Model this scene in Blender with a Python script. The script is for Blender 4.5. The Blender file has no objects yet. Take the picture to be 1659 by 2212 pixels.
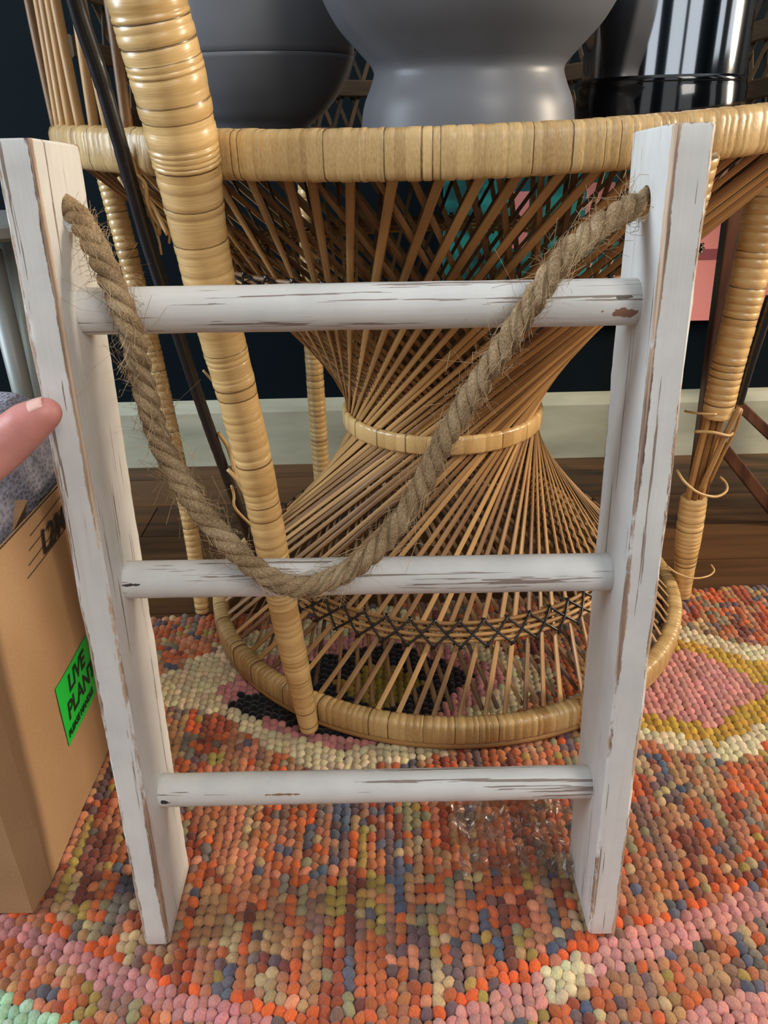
import bpy, bmesh, math, random
import numpy as np
from mathutils import Vector, Matrix, noise
random.seed(7); rng = np.random.default_rng(7)
S = .52                                        # height of the lens above the rug
CX, CY, FPX = 829.5, 1106., 1703.
PITCH, ROLL = .4626, .0231
sc = bpy.context.scene
# ------------------------------------------------------------------ camera
_F = Vector((0, math.cos(PITCH), -math.sin(PITCH))); _R = Vector((1, 0, 0)); _D = _F.cross(_R)
_X = math.cos(ROLL)*_R + math.sin(ROLL)*_D; _Y = -math.sin(ROLL)*_R + math.cos(ROLL)*_D
cam = bpy.data.objects.new('camera', bpy.data.cameras.new('camera')); sc.collection.objects.link(cam)
M = Matrix((_X, -_Y, -_F)).transposed().to_4x4(); M.translation = Vector((0, 0, S)); cam.matrix_world = M
cam.data.sensor_fit = 'VERTICAL'; cam.data.sensor_height = 36; cam.data.lens = 36*FPX/2212
cam.data.clip_start = .01; sc.camera = cam
# ------------------------------------------------------------------ world and lights
w = bpy.data.worlds.new('world'); sc.world = w; w.use_nodes = True
w.node_tree.nodes['Background'].inputs[0].default_value = (.90, .95, 1, 1)
w.node_tree.nodes['Background'].inputs[1].default_value = .70
def area(name, loc, look, sx, sy, power, col):
    l = bpy.data.lights.new(name, 'AREA'); l.shape = 'RECTANGLE'; l.size = sx; l.size_y = sy; l.energy = power; l.color = col
    o = bpy.data.objects.new(name, l); sc.collection.objects.link(o); o.location = loc
    o.rotation_euler = (Vector(look)-Vector(loc)).to_track_quat('-Z', 'Y').to_euler(); return o
area('shop_window_light', (-1.95, .3, 1.0), (.1, .5, .25), .8, 1.1, 34, (.74, .87, 1))
area('front_window_light', (.9, -1.2, 1.7), (0, .7, .2), .7, 1.2, 15, (1, .95, .88))
area('display_lamp', (1.9, .62, .95), (0, .55, .25), .25, .6, 26, (1, .84, .64))
sc.view_settings.view_transform = 'Standard'; sc.view_settings.look = 'None'
sc.view_settings.gamma = 1; sc.view_settings.use_curve_mapping = False
sc.view_settings.exposure = 0.35
# ------------------------------------------------------------------ helpers
def ray(px, py): return _F + _X*((px-CX)/FPX) + _Y*((py-CY)/FPX)
def at(px, py, Y):
    d = ray(px, py); return Vector((0, 0, S)) + d*(Y/d.y)
def at_x(px, py, X):
    d = ray(px, py); return Vector((0, 0, S)) + d*(X/d.x)
def fl(px, py, z=0):
    d = ray(px, py); return Vector((0, 0, S)) + d*((z-S)/d.z)
def lin(r, g, b): return tuple((c/255/12.92 if c/255 <= .04045 else ((c/255+.055)/1.055)**2.4) for c in (r, g, b)) + (1,)
def link(o): sc.collection.objects.link(o); return o
class MB:
    def __init__(s): s.v = []; s.f = []; s.uv = []; s.t = []
    def add(s, verts, faces, uvs=None, tint=.5):
        n = len(s.v); s.v += [tuple(p) for p in verts]
        for i, f in enumerate(faces):
            s.f.append([n+k for k in f]); s.uv.append([uvs[k] for k in f] if uvs and not callable(uvs) else [(0, 0)]*len(f))
            s.t.append(tint[i] if isinstance(tint, (list, tuple)) else tint)
    def box(s, a, b, tint=.5):
        x0, y0, z0 = a; x1, y1, z1 = b
        s.add([(x0,y0,z0),(x1,y0,z0),(x1,y1,z0),(x0,y1,z0),(x0,y0,z1),(x1,y0,z1),(x1,y1,z1),(x0,y1,z1)],
              [(0,3,2,1),(4,5,6,7),(0,1,5,4),(1,2,6,5),(2,3,7,6),(3,0,4,7)], None, tint)
    def build(s, name, mat, parent=None, smooth=False, auto=None):
        me = bpy.data.meshes.new(name); me.from_pydata(s.v, [], s.f)
        uvl = me.uv_layers.new(name='uv'); uvl.data.foreach_set('uv', [c for f in s.uv for p in f for c in p])
        at_ = me.attributes.new('tint', 'FLOAT', 'FACE'); at_.data.foreach_set('value', s.t)
        if smooth: me.polygons.foreach_set('use_smooth', [True]*len(me.polygons))
        me.materials.append(mat); me.validate(); me.update()
        o = bpy.data.objects.new(name, me); link(o)
        if parent: o.parent = parent
        return o
def loft(mb, P, U, V, prof, sc_=None, closed=False, cap=True, tints=None, L=None):
    n = len(P); m = len(prof); vs = []; uvs = []
    for i in range(n):
        k = sc_[i] if sc_ else 1
        for j, (a, b) in enumerate(prof):
            vs.append(Vector(P[i]) + Vector(U[i])*(a*k) + Vector(V[i])*(b*k)); uvs.append(((L[i] if L else i), j/m))
    fs = []; tt = []
    for i in range(n if closed else n-1):
        i2 = (i+1) % n
        for j in range(m):
            j2 = (j+1) % m; fs.append((i*m+j, i*m+j2, i2*m+j2, i2*m+j)); tt.append(tints[i] if tints else .5)
    if cap and not closed:
        fs.append(tuple(range(m-1, -1, -1))); fs.append(tuple((n-1)*m+j for j in range(m))); tt += [tt[0], tt[-1]]
    mb.add(vs, fs, uvs, tt)
def circ(r, m=10): return [(r*math.cos(2*math.pi*j/m), r*math.sin(2*math.pi*j/m)) for j in range(m)]
def rrect(a, b, r, k=3):
    out = []
    for cx, cy, a0 in ((a-r, b-r, 0), (-a+r, b-r, 90), (-a+r, -b+r, 180), (a-r, -b+r, 270)):
        for i in range(k): t = math.radians(a0+90*i/(k-1)); out.append((cx+r*math.cos(t), cy+r*math.sin(t)))
    return out
def frames(P, up=(0, 0, 1), closed=False):
    n = len(P); U = []; V = []
    u = None
    for i in range(n):
        t = (P[(i+1) % n]-P[i-1]) if closed or 0 < i < n-1 else (P[1]-P[0] if i == 0 else P[-1]-P[-2])
        t = t.normalized()
        if u is None: u = Vector(up).cross(t); u = u if u.length > 1e-3 else Vector((1, 0, 0)).cross(t)
        u = (u - t*u.dot(t)).normalized(); U.append(u.copy()); V.append(t.cross(u))
    return U, V
def smooth_path(pts, n):
    P = [Vector(p) for p in pts]; out = []
    Q = [P[0]*2-P[1]] + P + [P[-1]*2-P[-2]]
    d = [0]
    for i in range(1, len(P)): d.append(d[-1]+(P[i]-P[i-1]).length)
    for k in range(n):
        s = d[-1]*k/(n-1); i = max(j for j in range(len(P)-1) if d[j] <= s+1e-9); t = (s-d[i])/(d[i+1]-d[i])
        a, b, c, e = Q[i], Q[i+1], Q[i+2], Q[i+3]
        out.append(.5*((2*b)+(c-a)*t+(2*a-5*b+4*c-e)*t*t+(3*b-a-3*c+e)*t**3))
    return out
def tube(mb, pts, r, m=8, n=None, tint=.5, taper=None):
    P = smooth_path(pts, n or max(2, len(pts)*4)); U, V = frames(P)
    k = [(taper(i/(len(P)-1)) if taper else 1) for i in range(len(P))]
    loft(mb, P, U, V, circ(r, m), k, tints=[tint]*len(P))
def wrapped(mb, fpos, length, prof, pitch, closed=False, rad=None, pinch=.93, jit=.35, skew=0.):
    """winding after winding of split cane around a core; fpos(t) -> centre, U, V"""
    k = max(3, int(length/pitch)); w_ = [1+random.uniform(-jit, jit) for _ in range(k)]; tot = sum(w_); acc = 0
    P = []; U = []; V = []; sc_ = []; tn = []; L = []
    for i in range(k):
        g = random.uniform(.985, 1.02); tt = min(1, max(0, random.gauss(.55, .11)))
        pn = pinch if random.random() > .12 else pinch-.03
        for q, s in ((0, pn), (.13, g), (.5, g*1.006), (.87, g)):
            t = (acc+q*w_[i])/tot; p, u, v = fpos(t); P.append(p); U.append(u); V.append(v)
            sc_.append(s*(rad(t) if rad else 1)); tn.append(-.25 if q == .87 and random.random() < .22 else tt); L.append((acc+q*w_[i])/tot*length)
        acc += w_[i]
    if not closed:
        p, u, v = fpos(1); P.append(p); U.append(u); V.append(v); sc_.append(pinch*(rad(1) if rad else 1)); tn.append(.5); L.append(length)
    loft(mb, P, U, V, prof, sc_, closed=closed, tints=tn, L=L)
def line_pos(pts, up=(0, 1, 0)):
    N = 60; P = smooth_path(pts, N); U, V = frames(P, up)
    d = sum((P[i+1]-P[i]).length for i in range(N-1))
    def f(t):
        x = min(t, 1)*(N-1); i = min(int(x), N-2); a = x-i
        return P[i].lerp(P[i+1], a), U[i].lerp(U[i+1], a), V[i].lerp(V[i+1], a)
    return f, d
def thing(name, label, cat, loc=(0, 0, 0), group=None):
    o = bpy.data.objects.new(name, None); link(o); o.location = loc; o.empty_display_size = .05
    o['label'] = label; o['category'] = cat
    if group: o['group'] = group
    return o
def tag(o, label, cat, group=None):
    o['label'] = label; o['category'] = cat
    if group: o['group'] = group
    return o
def settle(root):
    """keep children where they were modelled in world space under an Empty that sits at the thing's base"""
    inv = Matrix.Translation(root.location).inverted()
    for c in root.children: c.matrix_parent_inverse = inv
# ------------------------------------------------------------------ materials
def mat(name):
    m = bpy.data.materials.new(name); m.use_nodes = True; nt = m.node_tree
    return m, nt, nt.nodes['Principled BSDF'], nt.nodes.new, nt.links.new
def plain(name, col, rough=.6, metal=0., spec=.5, coat=0.):
    m, nt, b, N, L = mat(name); b.inputs['Base Color'].default_value = lin(*col); b.inputs['Roughness'].default_value = rough
    b.inputs['Metallic'].default_value = metal; b.inputs['Specular IOR Level'].default_value = spec; b.inputs['Coat Weight'].default_value = coat; return m
def noisetex(nt, vec, scale, detail=3, rough=.5):
    n = nt.nodes.new('ShaderNodeTexNoise'); n.inputs['Scale'].default_value = scale; n.inputs['Detail'].default_value = detail
    n.inputs['Roughness'].default_value = rough; nt.links.new(vec, n.inputs['Vector']); return n
def mapping(nt, out, scale):
    mp = nt.nodes.new('ShaderNodeMapping'); mp.inputs['Scale'].default_value = scale; nt.links.new(out, mp.inputs['Vector']); return mp.outputs[0]
def ramp(nt, fac, stops):
    r = nt.nodes.new('ShaderNodeValToRGB'); e = r.color_ramp.elements
    while len(e) < len(stops): e.new(.5)
    for k, (p, c) in zip(e, stops): k.position = p; k.color = c if len(c) == 4 else lin(*c)
    nt.links.new(fac, r.inputs[0]); return r.outputs[0]
def mix(nt, fac, a, b, mode='MIX'):
    x = nt.nodes.new('ShaderNodeMix'); x.data_type = 'RGBA'; x.blend_type = mode
    for s, v in ((x.inputs[0], fac), (x.inputs[6], a), (x.inputs[7], b)):
        if hasattr(v, 'links') or isinstance(v, bpy.types.NodeSocket): nt.links.new(v, s)
        else: s.default_value = v
    return x.outputs[2]
def math_(nt, op, a, b=None):
    x = nt.nodes.new('ShaderNodeMath'); x.operation = op
    for s, v in zip(x.inputs, (a, b)):
        if v is None: continue
        if isinstance(v, bpy.types.NodeSocket): nt.links.new(v, s)
        else: s.default_value = v
    return x.outputs[0]
def bump(nt, b, h, strength, dist):
    x = nt.nodes.new('ShaderNodeBump'); x.inputs['Strength'].default_value = strength; x.inputs['Distance'].default_value = dist
    nt.links.new(h, x.inputs['Height']); nt.links.new(x.outputs[0], b.inputs['Normal'])
def cane(name, dark, light, rough=.42, uvscale=(900, 6, 1), coat=.25):
    m, nt, b, N, L = mat(name)
    a = N('ShaderNodeAttribute'); a.attribute_name = 'tint'
    uv = N('ShaderNodeUVMap'); uv.uv_map = 'uv'
    n = noisetex(nt, mapping(nt, uv.outputs[0], uvscale), 1, 3)
    tc = N('ShaderNodeTexCoord'); n2 = noisetex(nt, tc.outputs['Object'], 14, 2)
    f = math_(nt, 'ADD', math_(nt, 'MULTIPLY', a.outputs['Fac'], .55), math_(nt, 'MULTIPLY', n.outputs['Fac'], .45))
    f = math_(nt, 'ADD', f, math_(nt, 'MULTIPLY', math_(nt, 'SUBTRACT', n2.outputs['Fac'], .5), .5))
    d2 = tuple(c*.35 for c in lin(*dark)[:3])+(1,)
    c = ramp(nt, f, [(.08, d2), (.28, lin(*dark)), (.75, lin(*light))]); L(c, b.inputs['Base Color'])
    b.inputs['Roughness'].default_value = rough; b.inputs['Coat Weight'].default_value = coat; b.inputs['Coat Roughness'].default_value = .25
    bump(nt, b, n.outputs['Fac'], .35, .0006); return m
M_BIND = cane('bleached_cane_binding', (160, 122, 70), (226, 192, 132))
M_POST = cane('glossy_cane_binding', (188, 146, 86), (236, 198, 134), .36, coat=.5)
M_REED_SHADED = cane('shaded_inner_reed', (92, 64, 36), (146, 108, 64), .6, (3, 40, 1), .0)  # darker copy of the flat reed; shade inside the hourglass put into colour
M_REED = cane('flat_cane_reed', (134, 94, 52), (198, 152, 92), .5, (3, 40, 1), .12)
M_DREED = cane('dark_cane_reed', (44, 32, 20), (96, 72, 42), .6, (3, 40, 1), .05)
M_BLACK = plain('black_lacquered_cane', (16, 17, 22), .38, coat=.4)
def paint(name, axis, patches=(), wear=.575):
    """chalky white paint rubbed through to wood; axis = grain direction"""
    m, nt, b, N, L = mat(name); tc = N('ShaderNodeTexCoord')
    s1 = [150, 150, 150]; s1[axis] = 6; s2 = [420, 420, 420]; s2[axis] = 9
    o = tc.outputs['Object']
    n1 = noisetex(nt, mapping(nt, o, s1), 1, 4, .6); n2 = noisetex(nt, mapping(nt, o, s2), 1, 3, .6); n3 = noisetex(nt, o, 22, 4, .6)
    a = N('ShaderNodeAttribute'); a.attribute_name = 'edge'
    base = ramp(nt, n3.outputs['Fac'], [(.3, (212, 211, 207)), (.62, (230, 228, 222))])
    # grey rubbed-in shade of the grain, then thin wood streaks, then worn arrises
    g = ramp(nt, math_(nt, 'ADD', math_(nt, 'MULTIPLY', n1.outputs['Fac'], .6), math_(nt, 'MULTIPLY', n3.outputs['Fac'], .4)), [(.52, (0, 0, 0)), (.66, (120, 120, 120))])
    base = mix(nt, g, base, lin(168, 166, 160))
    st = math_(nt, 'MULTIPLY', math_(nt, 'GREATER_THAN', n1.outputs['Fac'], wear), math_(nt, 'GREATER_THAN', n2.outputs['Fac'], .545))
    base = mix(nt, math_(nt, 'MULTIPLY', st, .8), base, lin(122, 98, 82))
    n4 = noisetex(nt, mapping(nt, o, [c*.5 for c in s2]), 1, 4, .7)
    n5 = noisetex(nt, mapping(nt, o, [18 if i != axis else 11 for i in range(3)]), 1, 2)
    n6 = noisetex(nt, mapping(nt, o, [420 if i != axis else 120 for i in range(3)]), 1, 3, .7)
    e = math_(nt, 'ADD', math_(nt, 'MULTIPLY', a.outputs['Fac'], .62), math_(nt, 'MULTIPLY', n6.outputs['Fac'], .45))
    e = math_(nt, 'ADD', e, math_(nt, 'MULTIPLY', n5.outputs['Fac'], .9))
    er = ramp(nt, math_(nt, 'MULTIPLY', e, 1/1.5), [(1.22/1.5, (0, 0, 0)), (1.32/1.5, (255, 255, 255))])
    wood = ramp(nt, n4.outputs['Fac'], [(.38, (96, 78, 70)), (.5, (166, 138, 116)), (.62, (212, 186, 158))])
    base = mix(nt, er, base, wood)
    for (px, py, pz, rx, ry, rz, col) in patches:
        mp = N('ShaderNodeMapping'); mp.inputs['Location'].default_value = (-px/rx, -py/ry, -pz/rz); mp.inputs['Scale'].default_value = (1/rx, 1/ry, 1/rz)
        L(o, mp.inputs[0]); ln = N('ShaderNodeVectorMath'); ln.operation = 'LENGTH'; L(mp.outputs[0], ln.inputs[0])
        nn = noisetex(nt, o, 260, 2); d = math_(nt, 'ADD', ln.outputs['Value'], math_(nt, 'MULTIPLY', math_(nt, 'SUBTRACT', nn.outputs['Fac'], .5), 1.6))
        base = mix(nt, math_(nt, 'LESS_THAN', d, .8), base, lin(*col))
    L(base, b.inputs['Base Color']); b.inputs['Roughness'].default_value = .55; b.inputs['Specular IOR Level'].default_value = .35
    bump(nt, b, n2.outputs['Fac'], .25, .0006); return m
# ------------------------------------------------------------------ the setting
WY = 1.269
m, nt, b, N, L = mat('dark_teal_wall'); tc = N('ShaderNodeTexCoord'); n = noisetex(nt, tc.outputs['Object'], 5, 4)
L(ramp(nt, n.outputs['Fac'], [(.3, (2, 12, 19)), (.7, (4, 20, 27))]), b.inputs['Base Color']); b.inputs['Roughness'].default_value = .8; b.inputs['Specular IOR Level'].default_value = .15; M_WALL = m
m, nt, b, N, L = mat('brown_wood_floor'); tc = N('ShaderNodeTexCoord')
n = noisetex(nt, mapping(nt, tc.outputs['Object'], (4, 60, 4)), 1, 4); a = N('ShaderNodeAttribute'); a.attribute_name = 'tint'
f = math_(nt, 'ADD', math_(nt, 'MULTIPLY', n.outputs['Fac'], .7), math_(nt, 'MULTIPLY', a.outputs['Fac'], .3))
L(ramp(nt, f, [(.3, (48, 30, 16)), (.7, (100, 66, 34))]), b.inputs['Base Color']); b.inputs['Roughness'].default_value = .45; M_FLOOR = m
m, nt, b, N, L = mat('scuffed_cream_paint'); tc = N('ShaderNodeTexCoord'); n = noisetex(nt, mapping(nt, tc.outputs['Object'], (6, 6, 24)), 1, 4)
L(ramp(nt, n.outputs['Fac'], [(.3, (160, 160, 138)), (.65, (194, 192, 168))]), b.inputs['Base Color']); b.inputs['Roughness'].default_value = .5; M_SKIRT = m
fz = -.009
mb = MB(); mb.box((-2.2, WY, fz), (2.2, WY+.1, 2.4)); o = mb.build('wall_back', M_WALL); o['kind'] = 'structure'
mb = MB(); mb.box((-2.2, -1.4, fz-.05), (2.2, WY+.1, fz-.004)); o = mb.build('floor', M_FLOOR); o['kind'] = 'structure'; floor = o
yy = -1.4; k = 0
while yy < WY:                                  # floorboards laid along the wall, each a piece of the floor
    for (xa, xb) in ((-2.2, -.35+.5*(k % 2)), (-.35+.5*(k % 2)+.002, 2.2)):
        if yy > .45 or True:
            mb = MB(); mb.box((xa, yy, fz-.004), (xb, min(yy+.098, WY-.001), fz), random.random()); mb.build('floorboard', M_FLOOR, floor)
    yy += .1; k += 1
P0 = Vector((0, WY, 0))
prof = [(0, fz), (-.016, fz), (-.016, .086), (-.012, .094), (-.006, .1), (0, .104)]
mb = MB(); vs = [(x, WY+a, z) for x in (-2.2, 2.2) for a, z in prof]; n_ = len(prof)
mb.add(vs, [(i, (i+1) % n_, n_+(i+1) % n_, n_+i) for i in range(n_)]+[tuple(range(n_-1, -1, -1)), tuple(range(n_, 2*n_))])
o = mb.build('baseboard_back', M_SKIRT); o['kind'] = 'structure'
def wall(name, boxes):  # unseen walls, added so steel and pots reflect dark walls and bright openings
    mb = MB()
    for a, b_ in boxes: mb.box(a, b_)
    o = mb.build(name, M_WALL); o['kind'] = 'structure'
wall('unseen_wall_left', [((-2.3, -1.5, fz), (-2.2, WY+.1, .5)), ((-2.3, -1.5, 2.1), (-2.2, WY+.1, 2.6)), ((-2.3, -1.5, .5), (-2.2, -.5, 2.1)), ((-2.3, .7, .5), (-2.2, WY+.1, 2.1)), ((-2.3, .05, .5), (-2.2, .13, 2.1))])
wall('unseen_wall_right', [((2.2, -1.5, fz), (2.3, WY+.1, .7)), ((2.2, -1.5, 2.2), (2.3, WY+.1, 2.6)), ((2.2, -1.5, .7), (2.3, -.9, 2.2)), ((2.2, -.4, .7), (2.3, .0, 2.2)), ((2.2, .5, .7), (2.3, WY+.1, 2.2))])
wall('unseen_wall_front', [((-2.2, -1.5, fz), (2.2, -1.4, .4)), ((-2.2, -1.5, 2.3), (2.2, -1.4, 2.6)), ((-2.2, -1.5, .4), (-1.7, -1.4, 2.3)), ((-.9, -1.5, .4), (-.3, -1.4, 2.3)), ((.4, -1.5, .4), (.55, -1.4, 2.3)), ((1.3, -1.5, .4), (2.2, -1.4, 2.3))])
# ------------------------------------------------------------------ the rug
def pal(*a): return [np.array(lin(*c)[:3]) for c in a]
MIXC = pal((198, 106, 64), (196, 120, 78), (166, 82, 56), (188, 140, 98), (178, 130, 98), (146, 108, 94), (118, 94, 94), (104, 102, 114), (178, 150, 80), (156, 142, 108),
           (212, 138, 104), (132, 118, 106), (198, 166, 124), (130, 74, 62), (96, 104, 122), (214, 104, 56), (180, 118, 86))
MIXW = np.array([13, 12, 8, 9, 9, 7, 6, 5, 5, 5, 8, 5, 6, 5, 3, 7, 8], float); MIXW /= MIXW.sum()
PINK, ROSE, MUST, CREAM, MINT, ORNG, BLK, OCH = pal((214, 148, 138), (206, 138, 134), (200, 158, 62), (224, 208, 168), (170, 204, 172), (232, 104, 52), (20, 18, 22), (150, 128, 40))
def inpoly(x, y, P):
    c = False; n = len(P)
    for i in range(n):
        x1, y1 = P[i]; x2, y2 = P[i-1]
        if (y1 > y) != (y2 > y) and x < (x2-x1)*(y-y1)/(y2-y1)+x1: c = not c
    return c
def grow(P, k):
    cx = sum(p[0] for p in P)/len(P); cy = sum(p[1] for p in P)/len(P)
    return [(cx+(x-cx)*k, cy+(y-cy)*k) for x, y in P]
DIA_R = [(.225, .610), (.318, .700), (.350, .680), (.385, .628), (.304, .576)]
MUS_R = [(.19, .605), (.318, .722), (.352, .704), (.392, .672), (.50, .640), (.405, .618), (.375, .592), (.303, .553), (.244, .578)]
CRE_R = [(.16, .600), (.316, .746), (.360, .726), (.400, .700), (.56, .645), (.41, .585), (.384, .568), (.302, .530), (.239, .560)]
# the motif under the chair: mustard heart, black outline, then rose, then cream
MUS_L = [(-.060, .655), (-.003, .690), (.040, .650), (-.009, .605)]
BLK_L = [(-.105, .640), (-.150, .642), (-.165, .622), (-.050, .572), (.03, .585), (.095, .665), (.0, .725), (-.10, .690)]
ROS_L = [(-.18, .642), (-.115, .588), (-.050, .558), (.04, .568), (.13, .665), (.0, .76), (-.13, .70)]
CRE_L = [(-.26, .655), (-.224, .622), (-.166, .612), (-.122, .568), (-.059, .528), (.0, .535), (.09, .565), (.18, .665), (.0, .80), (-.17, .745)]
def lerp_y(x, pts):
    return float(np.interp(x, [p[0] for p in pts], [p[1] for p in pts]))
VIN = [(-.7, .57), (-.293, .397), (-.213, .364), (-.141, .334), (-.089, .315), (-.03, .292), (.0, .292), (.044, .318), (.121, .351), (.184, .376), (.283, .404), (.7, .56)]
def yarn(x, y, mixc):
    if inpoly(x, y, MUS_L): return OCH
    if inpoly(x, y, BLK_L): return BLK
    if inpoly(x, y, ROS_L): return ROSE
    if inpoly(x, y, CRE_L): return CREAM
    if inpoly(x, y, DIA_R): return PINK
    if inpoly(x, y, MUS_R): return MUST
    if inpoly(x, y, CRE_R): return CREAM
    d = lerp_y(x, VIN)-y                          # how far outside the pink zigzag's inner line
    if -.010 < d <= 0 and (x > .02 or x < -.06): return ORNG if random.random() < .55 else mixc
    if 0 < d <= (.019 if x < 0 else .024):
        if .10 < x < .132: return CREAM
        return ROSE if x < 0 else PINK
    if .052 < d < .085 and x < -.12: return MINT
    if .064 < d < .11 and x > .14: return PINK
    return mixc
PXP, PYP = .0074, .0084
seg, rings = 9, 3
tv = []
for r_ in range(rings):
    ph = r_/rings*math.pi/2
    for s_ in range(seg):
        a = 2*math.pi*s_/seg; tv.append((math.cos(ph)*math.cos(a), math.cos(ph)*math.sin(a), math.sin(ph)))
tv.append((0, 0, 1)); tv = np.array(tv)
tf = []
for r_ in range(rings-1):
    for s_ in range(seg): tf.append((r_*seg+s_, r_*seg+(s_+1) % seg, (r_+1)*seg+(s_+1) % seg, (r_+1)*seg+s_))
top3 = [((rings-1)*seg+s_, (rings-1)*seg+(s_+1) % seg, rings*seg) for s_ in range(seg)]
VV = []; CC = []; cnt = 0
def sequence():
    out = [.1]; cols = []
    while out[-1] < .95: cols.append(MIXC[rng.choice(len(MIXC), p=MIXW)]); out.append(out[-1]+random.choice((.017, .026, .034, .05, .068)))
    return np.array(out), cols
SEQ = {}
x = -.66; row = 0
while x < .80:
    y = .16+random.random()*PYP; run = 0; col = None
    sh = random.uniform(-.0006, .0006)
    while y < .785+.035*(x+.26)/.7:
        key = row if row % 5 == 0 else (row+1)//2*1000
        if key not in SEQ: SEQ[key] = sequence()
        sq, cl = SEQ[key]; col = cl[min(int(np.searchsorted(sq, y))-1, len(cl)-1)]
        if random.random() < .27: col = MIXC[rng.choice(len(MIXC), p=MIXW)]
        warm = noise.noise(Vector((x*9, y*5, 3)))
        c = yarn(x+random.uniform(-.0022, .0022), y+random.uniform(-.002, .002), col)
        if c is col and warm > .15 and random.random() < .35: c = MIXC[random.choice((0, 1, 10, 15))]
        j = np.array([random.uniform(.78, 1.25)]*3)*rng.uniform(.92, 1.08, 3)
        c = np.clip(c*j, 0, 1)
        if c.max() > .02 and (abs(c-BLK).sum() > .02): pass
        ang = random.uniform(.2, .8)*(1 if row % 2 else -1); ca, sa = math.cos(ang), math.sin(ang)
        sx = PXP*.65*random.uniform(.9, 1.12); sy = PYP*.68*random.uniform(.9, 1.15); sz = .0056*random.uniform(.72, 1.12)
        v = tv*np.array([sx, sy, sz]); v[:, 2] *= 1
        v = np.stack([v[:, 0]*ca-v[:, 1]*sa+x+sh+.0022*noise.noise(Vector((x*4, y*9, 9)))+random.uniform(-.0006, .0006), v[:, 0]*sa+v[:, 1]*ca+y, v[:, 2]-.0060+random.uniform(-.0006, .0004)], 1)
        VV.append(v); CC.append(c); cnt += 1
        y += PYP*random.uniform(.9, 1.1)
    x += PXP; row += 1
VV = np.array(VV); nv = tv.shape[0]
q = np.array(tf); t3 = np.array(top3); offs = np.arange(cnt)*nv
quads = (q[None]+offs[:, None, None]).reshape(-1, 4); tris = (t3[None]+offs[:, None, None]).reshape(-1, 3)
me = bpy.data.meshes.new('pile'); me.vertices.add(cnt*nv); me.vertices.foreach_set('co', VV.reshape(-1).astype(np.float32))
nq, ntr = len(quads), len(tris)
me.loops.add(nq*4+ntr*3); me.loops.foreach_set('vertex_index', np.concatenate([quads.ravel(), tris.ravel()]).astype(np.int32))
me.polygons.add(nq+ntr)
me.polygons.foreach_set('loop_start', np.concatenate([np.arange(nq)*4, nq*4+np.arange(ntr)*3]).astype(np.int32))
me.polygons.foreach_set('loop_total', np.concatenate([np.full(nq, 4), np.full(ntr, 3)]).astype(np.int32))
me.update(calc_edges=True); me.polygons.foreach_set('use_smooth', [True]*(nq+ntr))
ca = me.attributes.new('yarn', 'FLOAT_COLOR', 'POINT')
ca.data.foreach_set('color', np.concatenate([np.repeat(np.array(CC), nv, 0), np.ones((cnt*nv, 1))], 1).astype(np.float32).ravel())
m, nt, b, N, L = mat('wool_yarn'); a = N('ShaderNodeAttribute'); a.attribute_name = 'yarn'; tc = N('ShaderNodeTexCoord')
n = noisetex(nt, mapping(nt, tc.outputs['Object'], (1500, 500, 900)), 1, 3, .6)
L(mix(nt, .55, a.outputs['Color'], ramp(nt, n.outputs['Fac'], [(.3, (140, 134, 128)), (.7, (255, 250, 244))]), 'MULTIPLY'), b.inputs['Base Color'])
b.inputs['Roughness'].default_value = .85; b.inputs['Sheen Weight'].default_value = .25; b.inputs['Specular IOR Level'].default_value = .2
bump(nt, b, n.outputs['Fac'], .6, .0008); M_WOOL = m
me.materials.append(m)
rug = thing('rug', 'chunky looped wool rug in orange, rose, mustard and cream under the white ladder', 'rug', (.07, .47, fz))
pile = link(bpy.data.objects.new('pile', me)); pile['kind'] = 'stuff'; pile.parent = rug
mb = MB(); vs = [(-.665, .155, fz), (.80, .155, fz), (.80, .812, fz), (-.665, .738, fz)]; vs += [(a_, b_, -.0055) for a_, b_, c_ in vs]
mb.add(vs, [(0, 3, 2, 1), (4, 5, 6, 7), (0, 1, 5, 4), (1, 2, 6, 5), (2, 3, 7, 6), (3, 0, 4, 7)])
mb.build('backing', plain('jute_backing', (70, 44, 34), .95), rug); settle(rug)
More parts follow.
